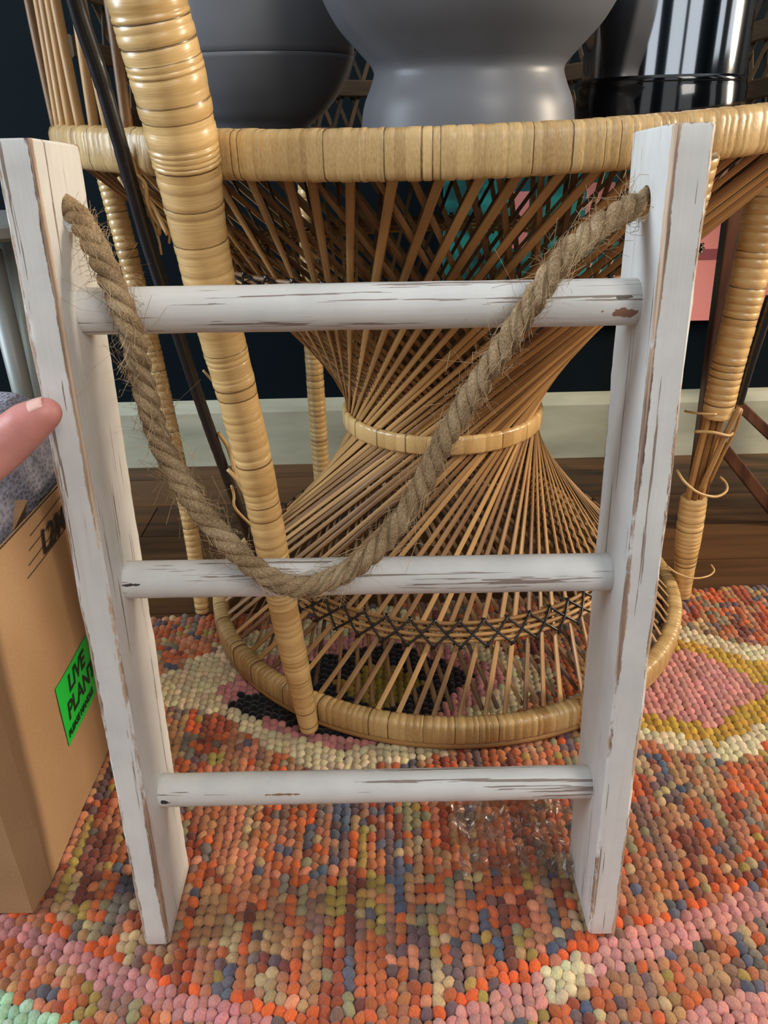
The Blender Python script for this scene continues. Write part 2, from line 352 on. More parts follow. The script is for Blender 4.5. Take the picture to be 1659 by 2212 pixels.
# ------------------------------------------------------------------ the ladder
LEAN = -.0736
lad = thing('decorative_ladder', 'small distressed white wooden ladder with three rungs standing on the rug', 'ladder', (-.0104, .3645, 0))
lad.rotation_euler = (LEAN, 0, 0)
def rail(x0, x1, zt, seed, inner):
    """a board 65 mm deep with worn, slightly wavy arrises; local space, rope hole bored through"""
    random.seed(seed); nz = 90; c = .0016; e = .0046; D = .065
    def ringpts(wv):
        W = x1-x0
        P = []
        sides = [((x0, 0), (1, 0), W), ((x1, 0), (0, 1), D), ((x1, D), (-1, 0), W), ((x0, D), (0, -1), D)]
        for (ox, oy), (dx, dy), ln in sides:
            for d_, eg in ((c, 1), (e, .35), (ln*.35, 0), (ln*.65, 0), (ln-e, .35), (ln-c, 1)): P.append((ox+dx*d_, oy+dy*d_, eg))
        return P
    vs = []; ed = []; fs = []
    for i in range(nz+1):
        t = i/nz
        pts = ringpts(0); m_ = len(pts)
        for k, (px, py, eg) in enumerate(pts):
            wv = noise.noise(Vector((seed*7.3+k//6*3, t*14, k*.0)))*.0005+noise.noise(Vector((seed, t*60, k//6)))*.0003
            cx, cy = (x0+x1)/2, D/2
            q_ = 1 if eg > .9 else .3
            zb = -py*math.tan(LEAN)*1.0
            z = zb+(zt-zb)*t
            if i in (0, nz): px = cx+(px-cx)*.93; py = cy+(py-cy)*.985
            if i == 1: z = zb+.0012
            if i == nz-1: z = zt-.0012
            vs.append((px+wv*q_*(1 if px > cx else -1), py+wv*q_*(1 if py > cy else -1), z)); eg2 = eg+(.32*min(1, max(0, (t-.62)/.25)) if (k in ((5, 6) if inner == 'l' else (0, m_-1))) else 0); ed.append(max(eg2, .95 if i in (0, nz) else (.7 if i in (1, nz-1) else 0)))
    for i in range(nz):
        for k in range(m_): fs.append((i*m_+k, i*m_+(k+1) % m_, (i+1)*m_+(k+1) % m_, (i+1)*m_+k))
    fs += [tuple(range(m_-1, -1, -1)), tuple(nz*m_+k for k in range(m_))]
    me = bpy.data.meshes.new('side_rail'); me.from_pydata(vs, [], fs); a = me.attributes.new('edge', 'FLOAT', 'POINT'); a.data.foreach_set('value', ed)
    me.materials.append(M_RAIL); me.polygons.foreach_set('use_smooth', [True]*len(me.polygons))
    try: me.set_sharp_from_angle(angle=math.radians(28))
    except Exception: pass
    o = bpy.data.objects.new('side_rail', me); link(o); o.parent = lad
    # bore the rope hole
    bm = bmesh.new(); bmesh.ops.create_cone(bm, cap_ends=True, segments=28, radius1=.0088, radius2=.0088, depth=.06)
    cm = bpy.data.meshes.new('bore'); bm.to_mesh(cm); bm.free(); co = bpy.data.objects.new('bore', cm); link(co)
    co.parent = lad; co.location = ((x0+x1)/2, .0325, HOLE[inner]); co.rotation_euler = (0, math.pi/2, 0)
    bpy.context.view_layer.update()
    md = o.modifiers.new('bore', 'BOOLEAN'); md.operation = 'DIFFERENCE'; md.object = co; md.solver = 'EXACT'
    dg = bpy.context.evaluated_depsgraph_get(); nm = bpy.data.meshes.new_from_object(o.evaluated_get(dg)); o.modifiers.clear()
    if len(nm.polygons) > 100: o.data = nm; nm.name = 'side_rail'
    bpy.data.objects.remove(co)
    return o
M_RAIL = paint('rubbed_white_paint_upright', 2, wear=.605, patches=[(.155, .03, .056, .0012, .0022, .007, (172, 128, 84)), (-.155, .05, .05, .004, .003, .009, (150, 112, 70))])
# where the bores sit up the rails
def lad_z(px, py, x):                             # height along the ladder of a point seen on the plane through the rungs
    best = None
    for i in range(400):
        Y = .36+.12*i/400; p = at(px, py, Y); q_ = Matrix.Rotation(-LEAN, 3, 'X') @ (p-lad.location)
        e_ = abs(q_.y-.0325)
        if best is None or e_ < best[0]: best = (e_, q_)
    return best[1]
HOLE = {'l': lad_z(163, 462, 0).z, 'r': lad_z(1390, 440, 0).z}
XL, XR = -.1585+.0104, .1378+.0104
rail(XL-.0182, XL, .517, 3, 'l'); rail(XR, XR+.0192, .517, 5, 'r')
def rung(zl, zr, r, mt, seed):
    mb = MB(); n_ = 40; P = []; U = []; V = []
    for i in range(n_+1):
        t = i/n_; P.append(Vector((XL-.004+(XR-XL+.008)*t, .0325, zl+(zr-zl)*t+.0004*noise.noise(Vector((seed, t*5, 0))))))
        U.append(Vector((0, 1, 0))); V.append(Vector((0, 0, 1)))
    k = [1+.02*noise.noise(Vector((seed*3, i*.3, 1))) for i in range(n_+1)]
    loft(mb, P, U, V, circ(r, 28), k); o = mb.build('rung', mt, lad, smooth=True)
    a = o.data.attributes.new('edge', 'FLOAT', 'POINT'); ed = []
    for i in range(n_+1): ed += [.25+(.35 if i in (0, 1, n_-1, n_) else 0)]*28
    a.data.foreach_set('value', ed); return o
def rz(px, py): return lad_z(px, py, 0).z
z1 = (rz(185, 672), rz(1372, 652)); z2 = (rz(278, 1252), rz(1312, 1235)); z3 = (rz(360, 1706), rz(1265, 1688))
rung(*z1, .0124, paint('rubbed_white_paint_top_rung', 0, wear=.565, patches=[(XR-.011, .021, z1[1]-.004, .0095, .012, .0030, (150, 112, 92)), (XR-.010, .022, z1[1]+.004, .005, .012, .0016, (104, 98, 88))]), 1)
rung(*z2, .0116, paint('rubbed_white_paint_middle_rung', 0, wear=.565, patches=[(XL+.006, .021, z2[0]+.002, .006, .012, .0010, (74, 66, 62))]), 2)
rung(*z3, .0112, paint('rubbed_white_paint_bottom_rung', 0, wear=.56, patches=[(XL+.004, .021, z3[0]-.001, .0045, .012, .0022, (58, 54, 58)), (XL+.085, .02, z3[0]+.003, .014, .012, .0009, (150, 118, 84))]), 4)
# rope
m, nt, b, N, L = mat('jute_fibre'); uv = N('ShaderNodeUVMap'); uv.uv_map = 'uv'
n = noisetex(nt, mapping(nt, uv.outputs[0], (60, 26, 1)), 1, 4, .65); tc = N('ShaderNodeTexCoord'); n2 = noisetex(nt, tc.outputs['Object'], 60, 3)
f = math_(nt, 'ADD', math_(nt, 'MULTIPLY', n.outputs['Fac'], .65), math_(nt, 'MULTIPLY', n2.outputs['Fac'], .35))
L(ramp(nt, f, [(.34, (120, 94, 66)), (.5, (178, 150, 114)), (.64, (220, 196, 158))]), b.inputs['Base Color']); b.inputs['Roughness'].default_value = .85; b.inputs['Specular IOR Level'].default_value = .2
bump(nt, b, n.outputs['Fac'], .9, .0014); M_JUTE = m
rp = [(120, 440, .433), (163, 462, .4325), (212, 545, .418), (250, 630, .4075), (283, 715, .4045), (310, 830, .407), (345, 950, .408), (398, 1055, .405), (455, 1130, .4), (525, 1205, .3955), (590, 1252, .3945), (645, 1268, .394),
      (700, 1258, .3945), (780, 1214, .3955), (850, 1145, .402), (905, 1060, .407), (957, 955, .41), (1012, 862, .41), (1080, 760, .4065), (1145, 660, .4045), (1212, 565, .4075), (1290, 492, .420), (1385, 438, .4335), (1425, 425, .4345)]
RP = [at(*p) for p in rp]; NR = 900
C_ = smooth_path(RP, NR); U_, V_ = frames(C_)
rlen = sum((C_[i+1]-C_[i]).length for i in range(NR-1))
rope = bpy.data.objects.new('rope_handle', bpy.data.meshes.new('rope_handle'))
core = MB(); loft(core, C_[::6], U_[::6], V_[::6], circ(.0026, 8), L=[i for i in range(len(C_[::6]))])
rope = core.build('rope_handle', M_JUTE, None, smooth=True)
def in_lad(o): o.parent = lad; o.matrix_parent_inverse = (Matrix.Translation(lad.location) @ Matrix.Rotation(LEAN, 4, 'X')).inverted()
in_lad(rope); rope['label'] = 'twisted natural jute rope sagging between the rails'
for k in range(3):
    P = []; L_ = []
    for i in range(0, NR, 2):
        s = i/(NR-1)*rlen; a = -2*math.pi*(s/.031)+k*2*math.pi/3
        P.append(C_[i]+(U_[i]*math.cos(a)+V_[i]*math.sin(a))*.0033); L_.append(s*18)
    Uq, Vq = frames(P); mb = MB()
    kk = [1+.09*noise.noise(Vector((k*9, i*.05, 2))) for i in range(len(P))]
    loft(mb, P, Uq, Vq, circ(.0034, 12), kk, L=L_); mb.build('strand', M_JUTE, rope, smooth=True)
mb = MB(); random.seed(11)
for i in range(2600):                             # stray fibres standing off the rope
    j = random.randrange(20, NR-20); a = random.uniform(0, 2*math.pi); dr = U_[j]*math.cos(a)+V_[j]*math.sin(a); T = (C_[j+1]-C_[j]).normalized()
    ln = random.choice((.004, .006, .006, .009, .016)) if random.random() < .97 else .03
    p0 = C_[j]+dr*.0058; d1 = (dr*random.uniform(.15, .7)+T*random.uniform(-1, 1)).normalized(); d2 = Vector((random.uniform(-1, 1), random.uniform(-1, 1), random.uniform(-1, 1)))
    pts = [p0, p0+d1*ln*.5, p0+d1*ln*.85+d2*ln*.3]; wd = T.cross(dr).normalized()*.00013
    vs = []
    for p in pts: vs += [p-wd, p+wd, p+dr*.0002]
    mb.add(vs, [(0, 1, 4, 3), (1, 2, 5, 4), (2, 0, 3, 5), (3, 4, 7, 6), (4, 5, 8, 7), (5, 3, 6, 8)], None, .8)
fz_ = mb.build('loose_fibres', M_JUTE, rope); fz_['kind'] = 'stuff'
# ------------------------------------------------------------------ the peacock chair
random.seed(21)
chair = thing('peacock_chair', 'tan wicker hourglass-based chair standing on the rug behind the ladder', 'chair', (.0697, .8237, 0))
SX, SY, SRX, SRY, HS = .0634, .7908, .339, .2908, .0291
def seat_z(x, y): return .4718+.0185*(x-SX)-.0533*(y-SY)+.214*(x-SX)**2
def seat_pt(a, k=1., dz=0.):
    x = SX+SRX*k*math.sin(a); y = SY-SRY*k*math.cos(a); return Vector((x, y, seat_z(x, y)+dz))
def base_pt(a, r, z): return Vector((.0697+r*math.sin(a), .8237-r*math.cos(a), z))
def waist_pt(a, r, z): return Vector((.0661+r*math.sin(a), .8248-r*math.cos(a), z))
def rad(a): return Vector((math.sin(a), -math.cos(a), 0))
def ring_f(fn): return lambda t: (fn(2*math.pi*t), rad(2*math.pi*t), Vector((0, 0, 1)))
mb = MB(); wrapped(mb, ring_f(lambda a: seat_pt(a, .98, HS/2)), 2.0, rrect(.0085, HS/2, .006), .0066, True, pinch=.972, jit=.5); mb.build('seat_rim', M_BIND, chair, smooth=True)
mb = MB(); wrapped(mb, ring_f(lambda a: waist_pt(a, .1055, .2318)), .66, rrect(.0035, .0098, .003), .0105, True, pinch=.95, jit=.3); mb.build('waist_band', M_POST, chair, smooth=True)
mb = MB(); wrapped(mb, ring_f(lambda a: base_pt(a, .2665, .0165)), 1.67, rrect(.0085, .0125, .0055), .0062, True, pinch=.955, jit=.5); rim = mb.build('base_rim', M_BIND, chair, smooth=True)
mb = MB(); P = [base_pt(2*math.pi*i/160, .2705, .0030) for i in range(160)]; loft(mb, P, [rad(2*math.pi*i/160) for i in range(160)], [Vector((0, 0, 1))]*160, circ(.0040, 8), closed=True, L=[i*.2 for i in range(160)])
mb.build('bottom_hoop', M_REED, rim, smooth=True)
# flat reeds twisting from the seat rim through the waist to the base
NRD = 80; DS, DB = math.radians(70), math.radians(66)
def reed_pts(th, sgn, rw, inset):
    a = seat_pt(th+sgn*DS, .955-inset, .004); w_ = waist_pt(th, rw, .2318); c = base_pt(th-sgn*DB, .2600-inset*.25, .027)
    out = []
    for i in range(9):
        t = i/8; p = a.lerp(w_, t); out.append(p)
    for i in range(1, 9): out.append(w_.lerp(c, i/8))
    # keep reeds clear of the waist band and rounded through it
    for i in range(len(out)):
        p = out[i]; d = Vector((p.x-.0661, p.y-.8248, 0))
        if d.length < rw: d = d.normalized()*rw; out[i] = Vector((.0661+d.x, .8248+d.y, p.z))
    return out
def reed(th, sgn, rw, inset, wd, mt, top=1.):
    P = reed_pts(th, sgn, rw, inset); U = []; V = []
    for i, p in enumerate(P):
        t = (P[min(i+1, len(P)-1)]-P[max(i-1, 0)]).normalized(); n_ = Vector((p.x-.0665, p.y-.815, 0)).normalized(); n_ = (n_-t*n_.dot(t)).normalized()
        U.append(t.cross(n_)); V.append(n_)
    mb = MB(); k = random.random()
    loft(mb, P, U, V, [(-wd, -.0008), (wd, -.0008), (wd*.9, .0005), (0, .001), (-wd*.9, .0005)], [1+(top-1)*max(0, 1-i/7) for i in range(len(P))], tints=[k]*20, L=[i*.35+k*9 for i in range(len(P))]); return mb.build('reed', mt, chair)
for i in range(NRD):
    th = 2*math.pi*(i+.5)/NRD+random.uniform(-.018, .018); reed(th, 1, .1012+.0007*(i % 2), 0, random.uniform(.0023, .0028), M_REED, 1.3)
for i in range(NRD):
    th = 2*math.pi*i/NRD+random.uniform(-.018, .018); reed(th, -1, .0955, .03, random.uniform(.0019, .0025), M_REED_SHADED)
def hyper_r(z, rw=.1005):                          # radius of the outer reed surface at height z
    if z < .2318:
        s = (z-.027)/(.2318-.027); return Vector((.26*(1-s)+rw*math.cos(DB)*s, rw*math.sin(DB)*s)).length
    s = (z-.2318)/(.487-.2318); return Vector((rw*(1-s)+.31*math.cos(DS)*s, .31*math.sin(DS)*s)).length
def laced_hoop(z, rr, cx, cy):
    h = None
    for q_ in range(4):
        mb = MB(); dz = (q_-1.5)*.0042; r2 = rr-(dz*(.9 if z < .23 else -.9))
        n_ = 120; P = [Vector((cx+r2*math.sin(2*math.pi*i/n_), cy-r2*math.cos(2*math.pi*i/n_), z+dz)) for i in range(n_)]
        loft(mb, P, [rad(2*math.pi*i/n_) for i in range(n_)], [Vector((0, 0, 1))]*n_, circ(.0021, 8), closed=True, tints=[random.random()]*n_, L=[i*.2 for i in range(n_)])
        o = mb.build('laced_hoop' if q_ == 0 else 'hoop_cane', M_REED, chair if q_ == 0 else h, smooth=True); h = h or o
    mb = MB(); k = 54; sl = -.9 if z < .23 else .9
    for i in range(k):
        for s_ in (1, -1):
            pts = []
            for j in range(7):
                u = j/6; a = 2*math.pi*(i+.5+s_*(u-.5)*1.15)/k; dz = (u-.5)*.021; r2 = rr+dz*sl+.0028+.0012*math.sin(u*math.pi)+.0006*s_
                pts.append(Vector((cx+r2*math.sin(a), cy-r2*math.cos(a), z+dz)))
            tube(mb, pts, .0012, 6, 8)
    mb.build('lacing', M_BLACK, h, smooth=True)
laced_hoop(.082, hyper_r(.082)+.003, .069, .824)
laced_hoop(.403, hyper_r(.403)+.003, .0650, .806)
# seat: woven disc
mb = MB(); n_ = 60
for q_ in range(15):
    k0 = .06+q_*.063; P = [seat_pt(2*math.pi*i/n_, k0, .012) for i in range(n_)]
    loft(mb, P, [rad(2*math.pi*i/n_) for i in range(n_)], [Vector((0, 0, 1))]*n_, rrect(.0085, .0014, .001, 2), closed=True, tints=[random.random()]*n_, L=[i*.3 for i in range(n_)])
for i in range(40):
    a = 2*math.pi*i/40; P = [seat_pt(a, .05+.92*j/6, .0135+.002*(j % 2)) for j in range(7)]; T = rad(a); side = Vector((0, 0, 1)).cross(T)
    loft(mb, P, [side]*7, [Vector((0, 0, 1))]*7, rrect(.003, .0008, .0006, 2), tints=[random.random()]*7)
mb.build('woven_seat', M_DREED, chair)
# chair back: reeds rising from the rear of the rim, two ways, tied by hoops
for i in range(48):
    for s_ in (1, -1):
        a0 = math.radians(96+160*i/47); a1 = a0+s_*.42
        if not (math.radians(84) < a1 < math.radians(268)): continue
        mb = MB(); P = []
        for j in range(9):
            t = j/8; p = seat_pt(a0+(a1-a0)*t, .98+.16*t+(.004*s_), HS-.002+.36*t); P.append(p)
        U = [Vector((0, 0, 1)).cross(rad(a0)).normalized()]*9; V = [rad(a0)]*9; k = random.random()
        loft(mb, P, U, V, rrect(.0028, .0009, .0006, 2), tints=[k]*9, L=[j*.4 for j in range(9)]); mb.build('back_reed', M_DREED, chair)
for q_ in range(7):
    t = (q_+.3)/7; mb = MB(); n_ = 40; P = []; U = []
    for i in range(n_): a = math.radians(90+175*i/(n_-1)); P.append(seat_pt(a, .955+.16*t, HS+.36*t)); U.append(rad(a))
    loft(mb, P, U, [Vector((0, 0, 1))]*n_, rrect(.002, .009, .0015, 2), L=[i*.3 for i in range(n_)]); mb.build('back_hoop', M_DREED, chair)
# wrapped posts
def post(name, pts, r, pitch, mt, rad_=None, label=None, jit=.3, **k):
    f, d = line_pos(pts); mb = MB(); wrapped(mb, f, d, circ(r, 18), pitch, rad=rad_, jit=jit, **k); o = mb.build(name, mt, chair, smooth=True)
    if label: o['label'] = label
    return o
fp = [at(668, 1572, .575), at(640, 1440, .573), at(612, 1310, .571), at(560, 1050, .562), at(512, 850, .552), at(478, 720, .545), at(430, 500, .531), at(400, 330, .517), at(362, 160, .505), at(318, 0, .496), at(290, -160, .49)]
dx = [sum((fp[i+1]-fp[i]).length for i in range(j)) for j in range(len(fp))]
rr_ = [.0090, .0118, .0125, .0138, .0148, .0158, .0178, .0205, .0215, .0210, .0210]
post('front_post', fp, .0245, .0062, M_POST, lambda t: float(np.interp(t*dx[-1], dx, rr_))/.0245, 'thick glossy cane-wrapped post thickening upwards', pinch=.988, jit=.6)
rp_ = [fl(1480, 1285, .002), at(1482, 1180, .795), at(1510, 1075, .793)]
post('right_post', [at(1474, 1288, .80), at(1482, 1200, .797), at(1499, 1075, .794)], .0145, .0062, M_POST, lambda t: .62+.38*min(1, t*1.6), 'lower wrapped length of the right post', pinch=.96)
post('right_post', [at(1548, 900, .791), at(1570, 800, .790), at(1600, 680, .79), at(1632, 540, .79), at(1668, 360, .79)], .0178, .0080, M_POST, lambda t: .86+.2*t, 'upper wrapped length of the right post', pinch=.95)
mb = MB()
for a in range(7):                                 # bare core canes where the binding has come off
    u = a*.9; r2 = .0078; dv = Vector((math.cos(u)*r2, math.sin(u)*r2*.6, 0)); tube(mb, [at(1497, 1090, .794)+dv, at(1522, 985, .792)+dv, at(1550, 880, .791)+dv], .0030, 8, 8, random.random())
core = mb.build('core_canes', M_REED, chair, smooth=True)
def strand(name, pts, r, parent, mt=M_POST, n=None):
    mb = MB(); tube(mb, pts, r, 6, n); o = mb.build(name, mt, parent, smooth=True); return o
strand('loose_cane', [at(1462, 1015, .785), at(1478, 1040, .77), at(1508, 1064, .765), at(1545, 1073, .77), at(1568, 1062, .785), at(1569, 1045, .80), at(1555, 1030, .81)], .0016, chair)
strand('loose_cane', [at(1440, 1222, .78), at(1462, 1238, .772), at(1495, 1249, .77), at(1528, 1245, .775), at(1543, 1233, .79), at(1536, 1220, .80)], .0011, chair)
strand('loose_cane', [at(1500, 932, .78), at(1540, 934, .77), at(1575, 941, .772), at(1585, 930, .79)], .0017, chair)
strand('loose_cane', [at(1480, 888, .80), at(1510, 893, .78), at(1548, 895, .775)], .0013, chair)
strand('split_cane', [at(1512, 1060, .78), at(1540, 1000, .778), at(1572, 930, .778), at(1598, 880, .78)], .0032, chair, M_REED)
strand('split_cane', [at(1532, 1045, .785), at(1560, 985, .782), at(1588, 930, .782), at(1602, 884, .784)], .0018, chair, M_REED)
post('rear_post', [at(438, 1322, .79), at(408, 1120, .81), at(352, 860, .83), at(300, 640, .84), at(226, 356, .845)], .0105, .007, M_POST, lambda t: .8+.25*t)
post('rear_post', [at(697, 1048, 1.085), at(686, 900, 1.08), at(676, 740, 1.075), at(668, 560, 1.07), at(664, 360, 1.065)], .0125, .0085, M_POST)
post('rear_post', [fl(1272, 1568, .004), at(1310, 1300, .575), at(1360, 1000, .565), at(1420, 680, .54), at(1500, 330, .515)], .0150, .007, M_POST, lambda t: .7+.3*t)
# black lacquered canes beside the posts
def black(pts, r):
    f, d = line_pos(pts); mb = MB(); wrapped(mb, f, d, circ(r, 10), .02, rad=lambda t: 1-.25*t, pinch=.97, jit=.6); return mb.build('black_cane', M_BLACK, chair, smooth=True)
black([at(90, -330, .515), at(128, -160, .525), at(165, 10, .535), at(215, 160, .545), at(262, 320, .553), at(318, 520, .565), at(378, 700, .575), at(440, 890, .588), at(505, 1070, .600), at(560, 1215, .61), at(590, 1300, .615)], .0055)
black([at(1668, 640, .80), at(1628, 760, .80), at(1596, 872, .80)], .0062)
# canes rising from the left of the rim to the arm, and the arm they carry (above the frame)
armz = .70
for i in range(11):
    a = math.radians(-74+3.9*i); p = seat_pt(a, .985, HS*.4); random.seed(i+50)
    q_ = Vector((p.x+random.uniform(-.006, .004), p.y+random.uniform(-.01, .01), armz)); mb = MB()
    tube(mb, [p, p.lerp(q_, .5)+Vector((random.uniform(-.003, .003), random.uniform(-.003, .003), 0)), q_], .0037, 8, 10, random.random()); mb.build('arm_cane', M_REED, chair, smooth=True)
up_ = (fp[-1]-fp[-2]).normalized(); a_pts = [fp[-1]-up_*.004, fp[-1]+up_*.022, (fp[-1]+Vector((-.185, .585, armz+.02)))/2+Vector((-.004, -.008, .022)), Vector((-.205, .585, armz+.014)), Vector((-.262, .66, armz+.01)), Vector((-.285, .78, armz))]
f, d = line_pos(a_pts); mb = MB(); wrapped(mb, f, d, circ(.0205, 16), .008, pinch=.985); mb.build('arm_rest', M_POST, chair, smooth=True)
for i in range(9):                                # frayed cane curls beside the front post
    px = random.uniform(255, 330) if i < 5 else random.uniform(440, 480); py = random.uniform(290, 420) if i < 5 else random.uniform(760, 1100)
    if i >= 5: px = 400+(py-640)*.245
    p = at(px, py, .565 if i < 5 else .59); q_ = [p]
    for j in range(4): q_.append(q_[-1]+Vector((random.uniform(-.002, .012), random.uniform(-.006, .006), -random.uniform(.006, .02))))
    strand('frayed_cane', q_, random.uniform(.0008, .0018), chair)
settle(chair)
# ------------------------------------------------------------------ pots and kettle on the seat
def lathe(mb, c, prof, n=64, tint=.5):
    vs = []; m_ = len(prof)
    for i in range(n):
        a = 2*math.pi*i/n
        for r, z in prof: vs.append((c[0]+r*math.cos(a), c[1]+r*math.sin(a), z))
    mb.add(vs, [(i*m_+j, ((i+1) % n)*m_+j, ((i+1) % n)*m_+j+1, i*m_+j+1) for i in range(n) for j in range(m_-1)], None, tint)
def spline(p, k=6):
    P = smooth_path([Vector((a, 0, b)) for a, b in p], len(p)*k); return [(max(q_.x, 0), q_.z) for q_ in P]
m, nt, b, N, L = mat('satin_grey_paint'); tc = N('ShaderNodeTexCoord'); n = noisetex(nt, tc.outputs['Object'], 9, 3)
L(ramp(nt, n.outputs['Fac'], [(.3, (108, 110, 115)), (.7, (119, 121, 126))]), b.inputs['Base Color']); b.inputs['Roughness'].default_value = .38; b.inputs['Specular IOR Level'].default_value = .45; M_GREY = m
# footed bowl planter
yc = .665; c1 = at(1010, 200, yc); zf = seat_z(c1.x, c1.y)+.016
def pz(py, px=1010, Y=yc): return at(px, py, Y).z
def pr_(dpx, py, Y=yc): return (at(1010+dpx, py, Y)-at(1010, py, Y)).length
zt_ = pz(150); prof = [(0, zf), (pr_(226, 270), zf), (pr_(232, 268), zf+.004), (pr_(224, 230), pz(232)), (pr_(210, 180), pz(185)), (pr_(203, 152), pz(155)), (pr_(212, 140), pz(136)), (pr_(240, 100), pz(105)),
       (pr_(290, 40), pz(45)), (pr_(330, -60), pz(-40)), (pr_(348, -200), pz(-180)), (pr_(335, -330), pz(-320)), (pr_(300, -400), pz(-400)), (pr_(285, -400), pz(-395)), (pr_(315, -300), pz(-300)), (pr_(300, -60), pz(-60)), (.02, pz(60)), (0, pz(60))]
prof = [prof[0]]+[prof[1]]+spline(prof[2:13], 5)+spline(prof[12:17], 3)+[prof[17]]
mb = MB(); lathe(mb, (c1.x, yc), prof, 80); o = mb.build('footed_planter', M_GREY, smooth=True)
tag(o, 'grey satin footed planter with round bowl, nearer of two on the wicker seat', 'planter')
# round belly planter with seam
yc2 = .835; c2 = at(552, 200, yc2); zf2 = seat_z(c2.x, c2.y)+.017
def P2(dpx, py): return (at(552+dpx, py, yc2)-at(552, py, yc2)).length*.985, at(552, py, yc2).z
prof = [(0, zf2), (.030, zf2), (.034, zf2+.001), P2(112, 277), P2(150, 245), P2(184, 205), P2(206, 165), P2(221, 128)]
s1 = spline(prof[2:], 5); rs, zs_ = s1[-1]
pot = thing('round_planter', 'grey satin round-bellied planter with thin seam, behind the footed one and wicker post', 'planter', (c2.x, yc2, zf2))
mb = MB(); lathe(mb, (c2.x, yc2), prof[:2]+s1+[(rs-.0012, zs_+.0006)], 80); mb.build('lower_bowl', M_GREY, pot, smooth=True)
up = spline([(rs-.0002, zs_+.0014), (rs+.003, zs_+.02), (rs+.004, zs_+.05), (rs, zs_+.09), (rs-.015, zs_+.13), (rs-.03, zs_+.16)], 6)
mb = MB(); lathe(mb, (c2.x, yc2), [(rs-.0012, zs_+.0008)]+up+[(up[-1][0]-.005, up[-1][1]), (rs-.01, zs_+.06), (0, zs_+.01)], 80); mb.build('upper_bowl', M_GREY, pot, smooth=True); settle(pot)
# chrome canister on black base
yc3 = .735; c3 = at(1425, 200, yc3); zf3 = seat_z(c3.x, c3.y)+.018
can = thing('chrome_canister', 'polished steel canister with glossy black base on the right of the wicker seat', 'canister', (c3.x, yc3, zf3))
R3 = (at(1425+168, 150, yc3)-at(1425, 150, yc3)).length; zb3 = at(1425, 168, yc3-R3).z
mb = MB(); lathe(mb, (c3.x, yc3), [(0, zf3), (R3*.98, zf3), (R3*1.03, zf3+.003), (R3*1.05, zf3+.01), (R3*1.05, zb3-.006), (R3*1.03, zb3-.003), (R3*1.035, zb3-.002), (R3*1.035, zb3+.001), (R3*1.0, zb3+.0022)], 80); mb.build('base', plain('gloss_black_plastic', (9, 11, 15), .12, coat=.6), can, smooth=True)
mb = MB(); lathe(mb, (c3.x, yc3), [(R3, zb3), (R3, zb3+.17), (R3*.97, zb3+.178), (R3*.9, zb3+.18), (0, zb3+.182)], 96); mb.build('steel_body', plain('polished_steel', (200, 204, 210), .09, 1.), can, smooth=True)
for dz, dr in ((.2, .6), (.19, .75)): pass
mb = MB(); lathe(mb, (c3.x, yc3), [(R3*.86, zb3+.181), (R3*.84, zb3+.19), (R3*.5, zb3+.2), (R3*.15, zb3+.203), (R3*.15, zb3+.215), (0, zb3+.218)], 48); mb.build('lid', plain('black_lid_plastic', (12, 13, 16), .3), can, smooth=True)
settle(can)
# ------------------------------------------------------------------ cardboard box, sticker, towel
m, nt, b, N, L = mat('corrugated_cardboard'); tc = N('ShaderNodeTexCoord'); n = noisetex(nt, tc.outputs['Object'], 700, 2); n2 = noisetex(nt, mapping(nt, tc.outputs['Object'], (9, 9, 9)), 1, 2)
f = math_(nt, 'ADD', math_(nt, 'MULTIPLY', n.outputs['Fac'], .35), math_(nt, 'MULTIPLY', n2.outputs['Fac'], .65))
L(ramp(nt, f, [(.35, (166, 130, 94)), (.65, (186, 150, 112))]), b.inputs['Base Color']); b.inputs['Roughness'].default_value = .8; b.inputs['Specular IOR Level'].default_value = .2
bump(nt, b, n.outputs['Fac'], .15, .0005); M_CARD = m; M_FLUTE = plain('cardboard_fluting', (120, 84, 52), .9)
XB = -.262
ztop = at_x(60, 1112, XB).z
box = thing('cardboard_box', 'open corrugated cardboard box with green sticker on rug left of the ladder', 'box', (-.40, .53, 0))
y0 = .418; y1 = at_x(118, 1036, XB).y+.10; BX0 = -.58
